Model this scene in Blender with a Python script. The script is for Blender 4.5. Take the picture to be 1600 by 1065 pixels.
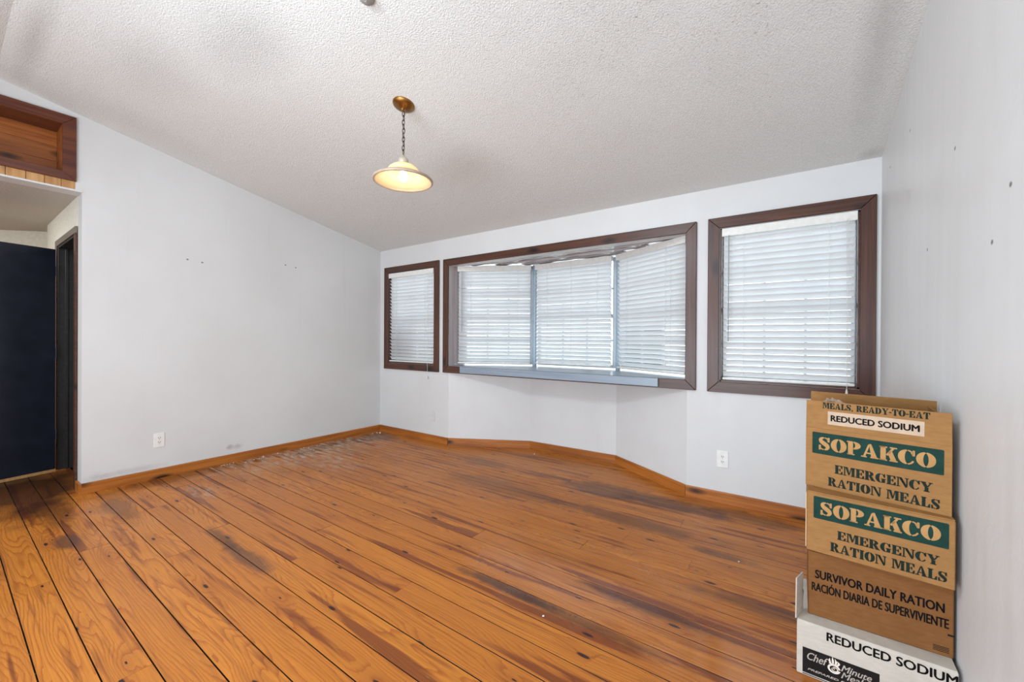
import bpy, bmesh, math, random
from mathutils import Matrix, Vector
random.seed(11)
PI = math.pi
C = bpy.context.scene.collection
for o in list(bpy.data.objects): bpy.data.objects.remove(o)

# ------------------------------------------------------------------ camera
YAW, PITCH, ROLL = math.radians(35.0573), math.radians(-0.1856), math.radians(0.3282)
cam_d = bpy.data.cameras.new('camera'); cam = bpy.data.objects.new('camera', cam_d); C.objects.link(cam)
def ray_dir(u, v, w):
    u, v = u*math.cos(ROLL) - v*math.sin(ROLL), u*math.sin(ROLL) + v*math.cos(ROLL)
    y = w*math.cos(PITCH) - v*math.sin(PITCH); z = w*math.sin(PITCH) + v*math.cos(PITCH)
    return Vector((math.cos(YAW)*u - math.sin(YAW)*y, math.sin(YAW)*u + math.cos(YAW)*y, z))
r_, u_, f_ = ray_dir(1, 0, 0), ray_dir(0, 1, 0), ray_dir(0, 0, 1)
M = Matrix(((r_.x, u_.x, -f_.x, 0), (r_.y, u_.y, -f_.y, 0), (r_.z, u_.z, -f_.z, 1.24), (0, 0, 0, 1)))
cam.matrix_world = M
cam_d.sensor_width = 36; cam_d.lens = 635.08*36/1600; cam_d.clip_start = 0.03
bpy.context.scene.camera = cam

# ------------------------------------------------------------------ sky and light
def lin(c):
    return tuple((x/255/12.92 if x/255 <= .04045 else ((x/255+.055)/1.055)**2.4) for x in c)
wd = bpy.data.worlds.new('World'); bpy.context.scene.world = wd; wd.use_nodes = True
bg = wd.node_tree.nodes['Background']
bg.inputs[0].default_value = (0.86, 0.93, 1.0, 1); bg.inputs[1].default_value = 4.8

def area(name, loc, target, sx, sy, power, col=(1, 1, 1)):
    l = bpy.data.lights.new(name, 'AREA'); l.shape = 'RECTANGLE'; l.size = sx; l.size_y = sy
    l.energy = power; l.color = col
    o = bpy.data.objects.new(name, l); C.objects.link(o); o.location = loc
    o.rotation_euler = (Vector(target) - Vector(loc)).to_track_quat('-Z', 'Y').to_euler()
    return o
# broad fill added behind the photographer, where no window is known
area('rear_fill', (-2.0, -3.0, 1.45), (-2.0, 3, 1.5), 4.6, 2.0, 46, (.87, .965, 1.05))
# unseen fill added behind the camera to brighten the sloped ceiling
area('rear_ceiling_fill', (-1.2, -1.9, .8), (-.5, 2.0, 2.95), 3.4, 1.5, 138, (.82, .965, 1.1))
# stand-in for flash bounced off the ceiling; unseen fill added for the hall
area('bounced_flash', (-1.7, -0.35, 2.78), (-1.6, 2.4, 0), .32, .32, 38, (.85, .965, 1.07))
area('hall_fill', (-5.7, -0.6, 2.36), (-5.9, -0.3, 0), .5, .5, 44, (.90, .95, .96))

vs = bpy.context.scene.view_settings
vs.view_transform = 'Standard'; vs.look = 'None'; vs.gamma = 1; vs.exposure = -0.06
vs.use_curve_mapping = False

# ------------------------------------------------------------------ dimensions
XL, YB, XR = -4.6213, 3.4807, 0.4357
ZC, SL, RIDGE = 2.4213, 0.1993, 0.25
ZR = ZC + SL*(YB - RIDGE)
YE = 0.675           # end of the left wall
YK = -3.2            # wall behind the photographer
BA, BBp, BC, BD = (-3.35, 3.4807), (-2.495, 3.932), (-1.486, 3.955), (-0.722, 3.4807)

# ------------------------------------------------------------------ materials
class Mt:
    def __init__(s, name, base=(200, 200, 200), rough=.6, spec=.5, metal=0):
        s.m = bpy.data.materials.new(name); s.m.use_nodes = True
        s.nt = s.m.node_tree; s.n = s.nt.nodes; s.l = s.nt.links
        s.b = s.n['Principled BSDF']; s.out = s.n['Material Output']
        s.b.inputs['Base Color'].default_value = (*lin(base), 1)
        s.b.inputs['Roughness'].default_value = rough
        s.b.inputs['Specular IOR Level'].default_value = spec
        s.b.inputs['Metallic'].default_value = metal
    def node(s, t, **k):
        n = s.n.new(t)
        for a, v in k.items():
            if a.startswith('i_'): n.inputs[a[2:].replace('_', ' ')].default_value = v
            else: setattr(n, a, v)
        return n
    def link(s, a, b): s.l.new(a, b)
    def math(s, op, a, b=None, c=None, clamp=False):
        n = s.n.new('ShaderNodeMath'); n.operation = op; n.use_clamp = clamp
        for i, x in enumerate((a, b, c)):
            if x is None: continue
            if isinstance(x, (int, float)): n.inputs[i].default_value = x
            else: s.l.new(x, n.inputs[i])
        return n.outputs[0]
    def mix(s, f, a, b, mode='MIX'):
        n = s.n.new('ShaderNodeMix'); n.data_type = 'RGBA'; n.blend_type = mode
        for i, x in ((0, f), (6, a), (7, b)):
            if isinstance(x, (int, float)): n.inputs[i].default_value = x
            elif isinstance(x, tuple): n.inputs[i].default_value = (*x, 1)
            else: s.l.new(x, n.inputs[i])
        return n.outputs[2]
    def ramp(s, f, stops):
        n = s.n.new('ShaderNodeValToRGB'); e = n.color_ramp.elements
        while len(e) < len(stops): e.new(.5)
        for el, (p, c) in zip(e, stops):
            el.position = p; el.color = (*c, 1) if len(c) == 3 else c
        s.l.new(f, n.inputs[0]); return n.outputs[0]
    def rng(s, f, a, b, c=0., d=1.):
        n = s.n.new('ShaderNodeMapRange'); n.clamp = True
        for i, x in enumerate((a, b, c, d)): n.inputs[i+1].default_value = x
        s.l.new(f, n.inputs[0]); return n.outputs[0]
    def noise(s, vec, scale, detail=3, rough=.5, dist=0):
        n = s.n.new('ShaderNodeTexNoise'); n.inputs['Scale'].default_value = scale
        n.inputs['Detail'].default_value = detail; n.inputs['Roughness'].default_value = rough
        n.inputs['Distortion'].default_value = dist
        if vec is not None: s.l.new(vec, n.inputs['Vector'])
        return n.outputs['Fac']
    def mapping(s, vec, scale=(1, 1, 1), loc=(0, 0, 0)):
        n = s.n.new('ShaderNodeMapping'); n.inputs['Scale'].default_value = scale; n.inputs['Location'].default_value = loc
        s.l.new(vec, n.inputs['Vector']); return n.outputs[0]
    def obj(s): return s.n.new('ShaderNodeTexCoord').outputs['Object']
    def pos(s): return s.n.new('ShaderNodeNewGeometry').outputs['Position']
    def col(s, x): s.l.new(x, s.b.inputs['Base Color'])
    def bump(s, h, strength=.3, dist=.01):
        n = s.n.new('ShaderNodeBump'); n.inputs['Strength'].default_value = strength
        n.inputs['Distance'].default_value = dist; s.l.new(h, n.inputs['Height'])
        s.l.new(n.outputs[0], s.b.inputs['Normal'])
    def blob(s, pos, cx, cy, rx, ry, soft=.6, amp=.9, nscale=5, cz=None, rz=1):
        """mask of one stain or patch, placed in world metres, with a ragged noisy edge"""
        p = s.mapping(pos, (1/rx, 1/ry, 0 if cz is None else 1/rz), (-cx/rx, -cy/ry, 0 if cz is None else -cz/rz))
        ln = s.n.new('ShaderNodeVectorMath'); ln.operation = 'LENGTH'; s.l.new(p, ln.inputs[0])
        d = s.math('ADD', ln.outputs['Value'], s.math('MULTIPLY', s.math('SUBTRACT', s.noise(pos, nscale, 5, .65), .5), amp*2))
        return s.rng(d, 1.0, 1.0-soft, 0, 1)

def wall_mat():
    t = Mt('wall_paint', (215, 215, 214), .42, .35)
    p = t.pos()
    n = t.noise(p, 1.1, 4, .6); n2 = t.noise(p, 60, 3)
    a = t.mix(t.rng(n, .35, .7), lin((220, 220, 219)), lin((213, 212, 210)))
    # faint vertical smears low on the walls
    sm = t.noise(t.mapping(p, (14, 14, .8)), 1, 4, .6)
    a = t.mix(t.rng(sm, .62, .8, 0, .35), a, lin((206, 205, 202)))
    for (x, y, z) in ((-4.62, 1.353, 1.965), (-4.62, 1.467, 1.954), (-4.62, 2.232, 2.047), (-4.62, 2.343, 2.035),
                      (.436, 2.687, 2.251), (.436, 3.194, 2.254), (.436, 1.553, 1.637), (.436, 1.669, 1.515), (.436, 2.0, 1.9), (.436, 2.35, 1.62)):
        a = t.mix(t.blob(p, x, y, .05, .011, .5, .25, 90, z, .009), a, lin((120, 118, 115)))
    for (x, y, z, ry, rz, f) in ((-4.62, 1.70, .155, .035, .03, .55), (-4.62, 1.77, .148, .06, .03, .4), (-4.62, .95, .11, .3, .035, .28), (-4.62, .75, .1, .12, .05, .2)):
        m = t.blob(p, x, y, .06, ry, .7, .5, 25, z, rz)
        a = t.mix(t.math('MULTIPLY', m, f), a, lin((150, 145, 138)))
    t.col(a)
    # handprints / wiped streaks change the sheen only
    t.link(t.rng(sm, .4, .75, .5, .3), t.b.inputs['Roughness'])
    t.bump(t.math('ADD', n2, t.math('MULTIPLY', t.noise(p, 9, 2), 1.2)), .12, .004)
    return t.m
def ceil_mat(name='ceiling_popcorn', a_=(229, 230, 227), dirt_and_patches=True):
    t = Mt(name, a_, .9, .15); p = t.pos()
    v = t.node('ShaderNodeTexVoronoi'); v.inputs['Scale'].default_value = 120; t.link(p, v.inputs['Vector'])
    n = t.noise(p, 150, 4, .65)
    h = t.math('ADD', t.math('MULTIPLY', t.math('SUBTRACT', 1, v.outputs['Distance']), .6), n)
    a = t.mix(t.rng(n, .3, .62), lin([c-16 for c in a_]), lin([min(255, c+4) for c in a_]))
    if dirt_and_patches:
        sp = t.rng(t.noise(p, 62, 3, .7), .6, .68)
        reg = t.math('MULTIPLY', t.rng(t.noise(p, 2.3, 3, .6), .42, .62), t.rng(t.blob(p, -.35, 1.6, 1.9, 1.5, 1, .3, 2), 0, 1))
        a = t.mix(t.math('MULTIPLY', t.math('MULTIPLY', sp, reg), .75), a, lin((120, 112, 102)))
        a = t.mix(t.math('MULTIPLY', reg, .08), a, lin((150, 146, 140)))
        for (x, y, rx, ry, f) in ((-2.55, 1.0, .5, .28, .20), (-3.4, .8, .5, .3, .13), (-3.8, .35, .8, .08, .3), (-4.3, 1.0, .3, .5, .10), (0.3, 2.4, .1, .9, .25), (.38, 3.42, .08, .08, .25)):  # darker patches: mid-ceiling, along the ridge, by the right wall and its corner
            a = t.mix(t.math('MULTIPLY', t.blob(p, x, y, rx, ry, .9, .35, 3), f), a, lin((120, 115, 110)))
    t.col(a); t.bump(h, .55, .008)
    return t.m

def plank_mat():
    t = Mt('pine_floorboard', (190, 120, 55), .33, .38)
    oi = t.node('ShaderNodeObjectInfo'); ob = t.obj(); p = t.pos()
    off = t.math('MULTIPLY', oi.outputs['Random'], 57)
    cmb = t.node('ShaderNodeCombineXYZ'); t.link(off, cmb.inputs[0]); t.link(t.math('MULTIPLY', off, 1.7), cmb.inputs[2])
    add = t.node('ShaderNodeVectorMath', operation='ADD'); t.link(ob, add.inputs[0]); t.link(cmb.outputs[0], add.inputs[1])
    v = add.outputs[0]
    # knots: sparse voronoi cells, stretched along the grain
    vk = t.node('ShaderNodeTexVoronoi'); vk.voronoi_dimensions = '2D'; vk.inputs['Scale'].default_value = 1; vk.inputs['Randomness'].default_value = 1
    t.link(t.mapping(v, (2.4, 8.0, 0.0)), vk.inputs['Vector'])
    kd = vk.outputs['Distance']
    kcol = t.node('ShaderNodeSeparateColor'); t.link(vk.outputs['Color'], kcol.inputs[0])
    present = t.math('GREATER_THAN', kcol.outputs[0], .62)
    ksize = t.rng(kcol.outputs[1], 0, 1, .03, .085)
    knot = t.math('MULTIPLY', present, t.math('SUBTRACT', 1, t.math('DIVIDE', kd, ksize), clamp=True))
    knot = t.rng(knot, .0, .35)
    halo = t.math('MULTIPLY', present, t.rng(kd, .42, .05))
    # cathedral grain
    wob = t.noise(t.mapping(v, (.42, 3.4, 1)), 1.6, 2, .45)
    sep = t.node('ShaderNodeSeparateXYZ'); t.link(v, sep.inputs[0])
    g = t.math('ADD', t.math('MULTIPLY', sep.outputs[1], 60), t.math('MULTIPLY', wob, 22))
    g = t.math('ADD', g, t.math('MULTIPLY', halo, 2.2))
    g = t.math('ADD', g, t.math('MULTIPLY', t.noise(t.mapping(v, (5, 90, 1)), 1, 3, .6), .7))
    fr = t.math('FRACT', g)
    ring = t.rng(t.math('POWER', fr, 2.2), .25, 1.0)
    fine = t.noise(t.mapping(v, (7, 260, 1)), 1, 3, .6)
    c = t.mix(ring, lin((204, 127, 45)), lin((168, 89, 27)))
    c = t.mix(t.rng(fine, .35, .7, 0, .35), c, lin((140, 78, 34)))
    # board to board tone
    tone = t.math('FRACT', t.math('MULTIPLY', oi.outputs['Random'], 7.31))
    c = t.mix(t.rng(tone, .3, 1, 0, .38), c, lin((154, 82, 32)))
    # long red heartwood streaks
    st = t.noise(t.mapping(v, (.55, 9, 1)), 1.3, 3, .5)
    c = t.mix(t.rng(st, .59, .64, 0, .72), c, lin((98, 38, 22)))
    st2 = t.noise(t.mapping(v, (1.4, 24, 1), (3, 3, 3)), 1.0, 3, .55)
    c = t.mix(t.rng(st2, .58, .70, 0, .58), c, lin((108, 46, 22)))
    st3 = t.noise(t.mapping(v, (.9, 70, 1), (7, 1, 0)), 1.0, 3, .6)
    c = t.mix(t.rng(st3, .5, .72, 0, .38), c, lin((128, 66, 30)))
    c = t.mix(t.math('MULTIPLY', halo, .35), c, lin((140, 72, 32)))
    c = t.mix(knot, c, lin((54, 28, 22)))
    # wear, water marks, plaster dust and one painted glare streak, in room metres
    D = lin((48, 26, 20)); G = lin((80, 52, 42)); W = lin((198, 180, 162))
    for (x, y, rx, ry, f, col, am, ns) in (
        (-5.1, .42, 1.0, .36, .85, D, .6, 4), (-4.35, .50, .55, .12, .5, D, .7, 6), (-3.62, .47, .17, .075, .75, G, .35, 12),
        (-4.05, .78, .5, .10, .5, D, .7, 6),
        (-2.55, 1.02, .38, .06, .7, G, .5, 9), (-2.9, 1.03, .3, .05, .6, D, .6, 9), (-1.2, 1.645, .36, .045, .8, G, .5, 10),  # last entry: a floor glare put into the colour as a streak
        (-.8, 1.64, .5, .04, .6, D, .5, 9), (-1.31, 3.2, .5, .18, .62, G, .8, 5), (-.75, 3.22, .5, .14, .55, D, .8, 6),
        (-.3, 3.3, .4, .12, .5, D, .8, 6), (-1.0, 2.75, .7, .10, .5, D, .9, 6), (-.35, 2.62, .22, .05, .6, D, .5, 12),
        (-.55, 1.9, .4, .05, .55, D, .6, 8), (-.1, 2.2, .5, .06, .5, D, .7, 8), (-2.1, 2.75, .7, .2, .35, D, .9, 5), (-4.35, 3.25, .3, .25, .6, D, .9, 5),
        (-4.45, 2.7, .22, .7, .55, G, .9, 5), (-4.5, 1.4, .16, .8, .4, D, .9, 6), (-2.6, 3.2, .4, .15, .4, D, .8, 6)):
        m = t.blob(p, x, y, rx, ry, .5, am, ns)
        c = t.mix(t.math('MULTIPLY', m, f), c, col)
    dn = t.rng(t.noise(t.mapping(p, (3, 9, 1)), 2.5, 6, .75), .45, .60)
    dust = t.math('MULTIPLY', dn, t.blob(p, -4.45, 2.45, .75, 1.25, .7, .6, 4))
    c = t.mix(t.math('MULTIPLY', dust, .95), c, W)
    dust2 = t.math('MULTIPLY', dn, t.math('MAXIMUM', t.blob(p, -3.7, 2.3, .35, .3, .9, .6, 4), t.blob(p, -3.9, 1.25, .35, .12, .8, .6, 6)))
    c = t.mix(t.math('MULTIPLY', dust2, .45), c, W)
    scr = t.rng(t.noise(t.mapping(p, (10, 60, 1)), 1.3, 4, .7), .66, .72)
    c = t.mix(t.math('MULTIPLY', scr, .35), c, lin((196, 160, 120)))
    t.col(c)
    # grime packed down the sides of every board
    sz = t.node('ShaderNodeSeparateXYZ'); t.link(ob, sz.inputs[0])
    side = t.math('LESS_THAN', sz.outputs[2], -.0006)
    t.col(t.mix(side, c, lin((34, 22, 16))))
    # where the old varnish survives the boards shine
    varn = t.math('MAXIMUM', t.blob(p, -.95, 1.95, .75, .42, .6, .5, 4), t.blob(p, -.2, 1.75, .35, .3, .6, .5, 5))
    t.link(t.rng(varn, 0, 1, .34, 1.0), t.b.inputs['Specular IOR Level'])
    r = t.math('ADD', t.rng(t.noise(p, 2.2, 4, .6), .3, .75, .3, .46), t.math('MULTIPLY', dust, .3))
    r = t.math('SUBTRACT', r, t.math('MULTIPLY', varn, .24))
    t.link(r, t.b.inputs['Roughness'])
    t.bump(t.math('ADD', t.math('MULTIPLY', ring, -.4), t.math('MULTIPLY', fine, .5)), .18, .002)
    return t.m

def wood_mat(name, c1, c2, rough=.3, scale=1.0, axis=0, spec=.5, dark=None):
    """trim wood; the grain runs along local axis"""
    t = Mt(name, c1, rough, spec); ob = t.obj()
    oi = t.node('ShaderNodeObjectInfo')
    cmb = t.node('ShaderNodeCombineXYZ'); t.link(t.math('MULTIPLY', oi.outputs['Random'], 31), cmb.inputs[0])
    t.link(t.math('MULTIPLY', oi.outputs['Random'], 17), cmb.inputs[1])
    add = t.node('ShaderNodeVectorMath', operation='ADD'); t.link(ob, add.inputs[0]); t.link(cmb.outputs[0], add.inputs[1])
    s_ = [40*scale]*3; s_[axis] = 1.6*scale
    n = t.noise(t.mapping(add.outputs[0], tuple(s_)), 1, 4, .6, .6)
    s2 = [9*scale]*3; s2[axis] = 1.2*scale
    n2 = t.noise(t.mapping(add.outputs[0], tuple(s2)), 1, 3, .5)
    c = t.mix(t.rng(n, .35, .68), lin(c1), lin(c2))
    c = t.mix(t.rng(n2, .5, .75, 0, .6), c, lin(dark or c2))
    if dark:
        k = t.node('ShaderNodeTexVoronoi'); s3 = [14*scale]*3; s3[axis] = 5*scale
        t.link(t.mapping(add.outputs[0], tuple(s3)), k.inputs['Vector']); k.inputs['Scale'].default_value = .45
        c = t.mix(t.rng(k.outputs['Distance'], .22, .08), c, lin([x*.45 for x in dark]))
    t.col(c); t.bump(n, .15, .002)
    return t.m

def plain(name, col, rough=.5, spec=.5, metal=0, nscale=30, var=6):
    t = Mt(name, col, rough, spec, metal); n = t.noise(t.obj(), nscale, 3)
    t.col(t.mix(t.rng(n, .3, .7), lin([max(0, c-var) for c in col]), lin([min(255, c+var) for c in col])))
    return t.m

def cardboard(name, col):
    t = Mt(name, col, .75, .2); ob = t.obj()
    n = t.noise(t.mapping(ob, (25, 25, 90)), 1, 4, .6); n2 = t.noise(ob, 6, 3, .5)
    c = t.mix(t.rng(n, .3, .7), lin([x-7 for x in col]), lin([min(255, x+6) for x in col]))
    c = t.mix(t.rng(n2, .45, .75, 0, .5), c, lin([x*.9 for x in col]))
    fl = t.noise(t.mapping(ob, (2, 2, 150)), 1, 1)
    t.col(c); t.bump(t.math('ADD', n, fl), .08, .002)
    return t.m

def slat_mat():
    t = Mt('blind_slat_white', (236, 236, 234), .4, .4)
    tr = t.node('ShaderNodeBsdfTranslucent'); tr.inputs[0].default_value = (.86, .90, .95, 1)
    mx = t.node('ShaderNodeMixShader'); mx.inputs[0].default_value = .28
    t.link(t.b.outputs[0], mx.inputs[1]); t.link(tr.outputs[0], mx.inputs[2]); t.link(mx.outputs[0], t.out.inputs[0])
    return t.m
def glass_mat():
    t = Mt('window_glass', (255, 255, 255), .03)
    tp = t.node('ShaderNodeBsdfTransparent'); gl = t.node('ShaderNodeBsdfGlossy'); gl.inputs['Roughness'].default_value = .02
    fr = t.node('ShaderNodeFresnel'); fr.inputs[0].default_value = 1.45
    mx = t.node('ShaderNodeMixShader'); t.link(fr.outputs[0], mx.inputs[0])
    tp.inputs[0].default_value = (.95, .97, .97, 1)
    t.link(tp.outputs[0], mx.inputs[1]); t.link(gl.outputs[0], mx.inputs[2]); t.link(mx.outputs[0], t.out.inputs[0])
    return t.m
def shade_mat():
    t = Mt('alabaster_glass', (250, 236, 205), .25, .5)
    tr = t.node('ShaderNodeBsdfTranslucent'); tr.inputs[0].default_value = (1, .84, .56, 1)
    n = t.noise(t.obj(), 14, 3); t.col(t.mix(n, lin((250, 238, 212)), lin((242, 222, 180))))
    mx = t.node('ShaderNodeMixShader'); mx.inputs[0].default_value = .45
    t.link(t.b.outputs[0], mx.inputs[1]); t.link(tr.outputs[0], mx.inputs[2]); t.link(mx.outputs[0], t.out.inputs[0])
    return t.m
def emit(name, col, s):
    t = Mt(name); e = t.node('ShaderNodeEmission'); e.inputs[0].default_value = (*col, 1); e.inputs[1].default_value = s
    t.link(e.outputs[0], t.out.inputs[0]); return t.m

def sub_mat():
    t = Mt('subfloor_gap_dust', (40, 28, 22), .95, .1); p = t.pos()
    c = t.mix(t.noise(p, 9, 3), lin((26, 17, 13)), lin((52, 36, 28)))
    m = t.math('MULTIPLY', t.rng(t.noise(p, 16, 4, .7), .52, .6), t.blob(p, -4.3, .9, 1.7, .9, .6, .3, 3))
    m2 = t.math('MULTIPLY', t.rng(t.noise(p, 30, 4, .7), .64, .7), .6)
    c = t.mix(t.math('MAXIMUM', m, m2), c, lin((186, 172, 152)))
    t.col(c); return t.m
MW = wall_mat(); MC = ceil_mat(); MP = plank_mat()
M_HC = ceil_mat('hall_ceiling_popcorn', (206, 200, 190), False)
M_BASE = wood_mat('pine_baseboard', (184, 112, 46), (150, 84, 32), .38, 1, 0, .45, (96, 50, 24))
M_TRIM = wood_mat('dark_stained_trim', (94, 58, 42), (64, 38, 28), .34, 1, 0, .4, (58, 40, 44))
M_LOFT = wood_mat('loft_trim', (112, 58, 34), (74, 34, 22), .3, 1, 0, .5, (60, 28, 20))
M_LBACK = wood_mat('loft_board', (176, 104, 48), (136, 72, 32), .35, 1, 0, .4, (84, 42, 22))
M_PINE = wood_mat('pale_pine', (206, 160, 106), (184, 134, 80), .45, 1, 2, .4, (150, 100, 60))
M_SILL = wood_mat('grey_painted_sill', (150, 162, 174), (132, 146, 160), .28, 1, 0, .5)
M_BAYW = wood_mat('glossy_bay_board', (188, 176, 174), (150, 138, 140), .14, .35, 0, .8, (92, 84, 92))  # glare on the glossy boards is put into these pale tones
M_POST = plain('bay_post_paint', (150, 168, 180), .35)
M_SUB = sub_mat()
M_SLAT = slat_mat(); M_RAIL = plain('blind_rail_white', (232, 230, 224), .4)
M_CORD = plain('blind_cord', (215, 214, 208), .7); M_WAND = plain('wand_clear', (150, 156, 160), .2)
M_GLASS = glass_mat(); M_SASH = plain('sash_paint', (190, 196, 202), .5)
M_OUTLET = plain('outlet_plastic', (236, 235, 230), .35); M_SLOT = plain('outlet_slot_dark', (28, 26, 26), .6)
M_OUTP = plain('painted_outlet', (214, 213, 210), .5)
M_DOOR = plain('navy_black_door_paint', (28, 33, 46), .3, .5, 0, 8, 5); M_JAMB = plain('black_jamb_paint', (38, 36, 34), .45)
M_CASE = plain('door_casing_taupe', (120, 108, 96), .5)
M_BRASS = plain('antique_brass', (150, 108, 58), .35, .5, 1); M_CHAIN = plain('chain_metal', (92, 84, 70), .35, .5, 1)
M_CAP = plain('aged_cap_metal', (190, 180, 160), .4, .5, .3); M_RIM = plain('shade_rim_band', (176, 156, 134), .4)
M_SHADE = shade_mat(); M_BULB = emit('bulb_glow', (1, .92, .76), 7)
M_CARD = cardboard('cardboard_tan', (154, 112, 66)); M_CARD2 = cardboard('cardboard_brown_dimmed', (126, 83, 44))  # brown one darkened also for the dimmer light low in the stack
M_CARDW = cardboard('cardboard_white', (198, 190, 178)); M_CARDE = cardboard('cardboard_edge', (214, 186, 150))
M_GREEN = plain('print_green', (18, 54, 46), .7, .2); M_INKG = plain('print_dark_green', (20, 36, 28), .7, .2)
M_INK = plain('print_black', (26, 22, 22), .7, .2); M_LETT = plain('print_reverse_tan', (176, 134, 84), .75, .2)
M_LAB = plain('paper_label', (190, 166, 142), .6, .3); M_CREAM = plain('print_cream', (226, 216, 204), .7, .2)
M_PLAS = plain('brown_wrapper', (176, 152, 132), .15, .7, 0, 30, 30); M_GREYM = plain('grey_fixture', (150, 148, 144), .5)
M_GROUND = plain('pale_concrete_ground', (190, 190, 184), .9, .2, 0, 2, 8)
M_AC = plain('dark_metal_housing', (46, 44, 44), .6); M_HALLW = plain('hall_wall_cream', (230, 224, 210), .6, .3)
M_DEBRIS = plain('plaster_crumb', (226, 216, 204), .8)

# ------------------------------------------------------------------ helpers
def bm_obj(name, bm, mat, parent=None, smooth=False):
    me = bpy.data.meshes.new(name); bmesh.ops.recalc_face_normals(bm, faces=bm.faces[:])
    bm.to_mesh(me); bm.free(); me.materials.append(mat)
    if smooth:
        for p in me.polygons: p.use_smooth = True
    return link(name, me, parent)
def link(name, me, parent=None):
    o = bpy.data.objects.new(name, me); C.objects.link(o)
    if parent: o.parent = parent
    return o
def box(bm, x0, x1, y0, y1, z0, z1, mat4=None, bev=0):
    vs_ = [bm.verts.new((x, y, z)) for z in (z0, z1) for y in (y0, y1) for x in (x0, x1)]
    fs = [bm.faces.new([vs_[i] for i in f]) for f in ((0, 1, 3, 2), (4, 6, 7, 5), (0, 4, 5, 1), (2, 3, 7, 6), (0, 2, 6, 4), (1, 5, 7, 3))]
    if bev:
        es = list({e for f in fs for e in f.edges})
        r = bmesh.ops.bevel(bm, geom=es, offset=bev, segments=1, affect='EDGES', profile=.5)
        if mat4: bmesh.ops.transform(bm, matrix=mat4, verts=list({v for f in r['faces'] for v in f.verts} | {v for v in vs_ if v.is_valid}))
    elif mat4:
        for v in vs_: v.co = mat4 @ v.co
def prism(bm, pts, axis, a, b):
    """polygon pts (2 coords) extruded along axis from a to b"""
    def P(p, t):
        return {0: (t, p[0], p[1]), 1: (p[0], t, p[1]), 2: (p[0], p[1], t)}[axis]
    A = [bm.verts.new(P(p, a)) for p in pts]; B = [bm.verts.new(P(p, b)) for p in pts]
    bm.faces.new(A); bm.faces.new(B[::-1])
    n = len(pts)
    for i in range(n): bm.faces.new((A[i], A[(i+1) % n], B[(i+1) % n], B[i]))
def lathe(bm, prof, seg=40, mat4=None, close=False):
    rings = []
    for r, z in prof:
        rings.append([bm.verts.new((r*math.cos(2*PI*k/seg), r*math.sin(2*PI*k/seg), z)) for k in range(seg)])
    for i in range(len(rings)-1):
        for k in range(seg):
            bm.faces.new((rings[i][k], rings[i][(k+1) % seg], rings[i+1][(k+1) % seg], rings[i+1][k]))
    if close: bm.faces.new(rings[0][::-1]); bm.faces.new(rings[-1])
    if mat4: bmesh.ops.transform(bm, matrix=mat4, verts=[v for r in rings for v in r])
def tube(bm, pts, r, seg=8, closed=False):
    pts = [Vector(p) for p in pts]; rings = []; n = len(pts)
    for i, p in enumerate(pts):
        a = pts[(i-1) % n] if (closed or i > 0) else p; b = pts[(i+1) % n] if (closed or i < n-1) else p
        d = (b-a).normalized(); u = d.cross(Vector((0, 0, 1)))
        if u.length < .05: u = d.cross(Vector((0, 1, 0)))
        if closed: u = d.cross(NRM[0])
        u.normalize(); w = d.cross(u)
        rings.append([bm.verts.new(p + (u*math.cos(2*PI*k/seg) + w*math.sin(2*PI*k/seg))*r) for k in range(seg)])
    m = n if closed else n-1
    for i in range(m):
        for k in range(seg):
            bm.faces.new((rings[i][k], rings[i][(k+1) % seg], rings[(i+1) % n][(k+1) % seg], rings[(i+1) % n][k]))
    if not closed: bm.faces.new(rings[0][::-1]); bm.faces.new(rings[-1])
NRM = [Vector((0, 1, 0))]
def NB(): return bmesh.new()
def struct(o): o['kind'] = 'structure'; return o
def empty(name, loc=(0, 0, 0), rz=0, parent=None):
    o = bpy.data.objects.new(name, None); C.objects.link(o); o.location = loc; o.rotation_euler = (0, 0, rz)
    o.empty_display_size = .1
    if parent: o.parent = parent
    return o
def tag(o, label, cat, group=None):
    o['label'] = label; o['category'] = cat
    if group: o['group'] = group
    return o

# ------------------------------------------------------------------ the floor: sub-floor slab and boards, one by one
b = NB(); box(b, -8.2, XR+.12, YK-.1, 4.3, -.08, -.0098); floor = struct(bm_obj('floor', b, M_SUB))
ROW0, PW = .2185, .13235
def bay_limits(y):
    """x range of a board that lies beyond the wall line, inside the bay"""
    if y <= YB: return None
    l = BA[0] + (BBp[0]-BA[0])*(y-BA[1])/(BBp[1]-BA[1]); r = BD[0] + (BC[0]-BD[0])*(y-BD[1])/(BC[1]-BD[1])
    return l-.05, r+.05
plank_cache = {}
def plank(x0, x1, y0, y1):
    L, Wd = round(x1-x0, 4), round(y1-y0, 4); key = (L, Wd)
    if key not in plank_cache:
        bm = NB(); h = [(-Wd/2, -.0095), (Wd/2, -.0095), (Wd/2, -.0009), (Wd/2-.0006, 0), (-Wd/2+.0006, 0), (-Wd/2, -.0009)]
        prism(bm, h, 0, -L/2+.0007, L/2-.0007)
        me = bpy.data.meshes.new('plank'); bmesh.ops.recalc_face_normals(bm, faces=bm.faces[:]); bm.to_mesh(bm_me := me); bm.free()
        me.materials.append(MP); plank_cache[key] = me
    o = link('plank', plank_cache[key], floor); o.location = ((x0+x1)/2, (y0+y1)/2, random.uniform(-.0008, .0002))
    return o
joints = {0: [-3.10], 2: [-3.384, -1.1], 5: [-3.83, -.2], 4: [-2.9], 1: [-5.4, -2.0], 3: [-4.7], 6: [-3.1], 7: [-4.2, -2.3], 8: [-3.6, -1.6], 10: [-3.9], 11: [-3.2]}
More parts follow.
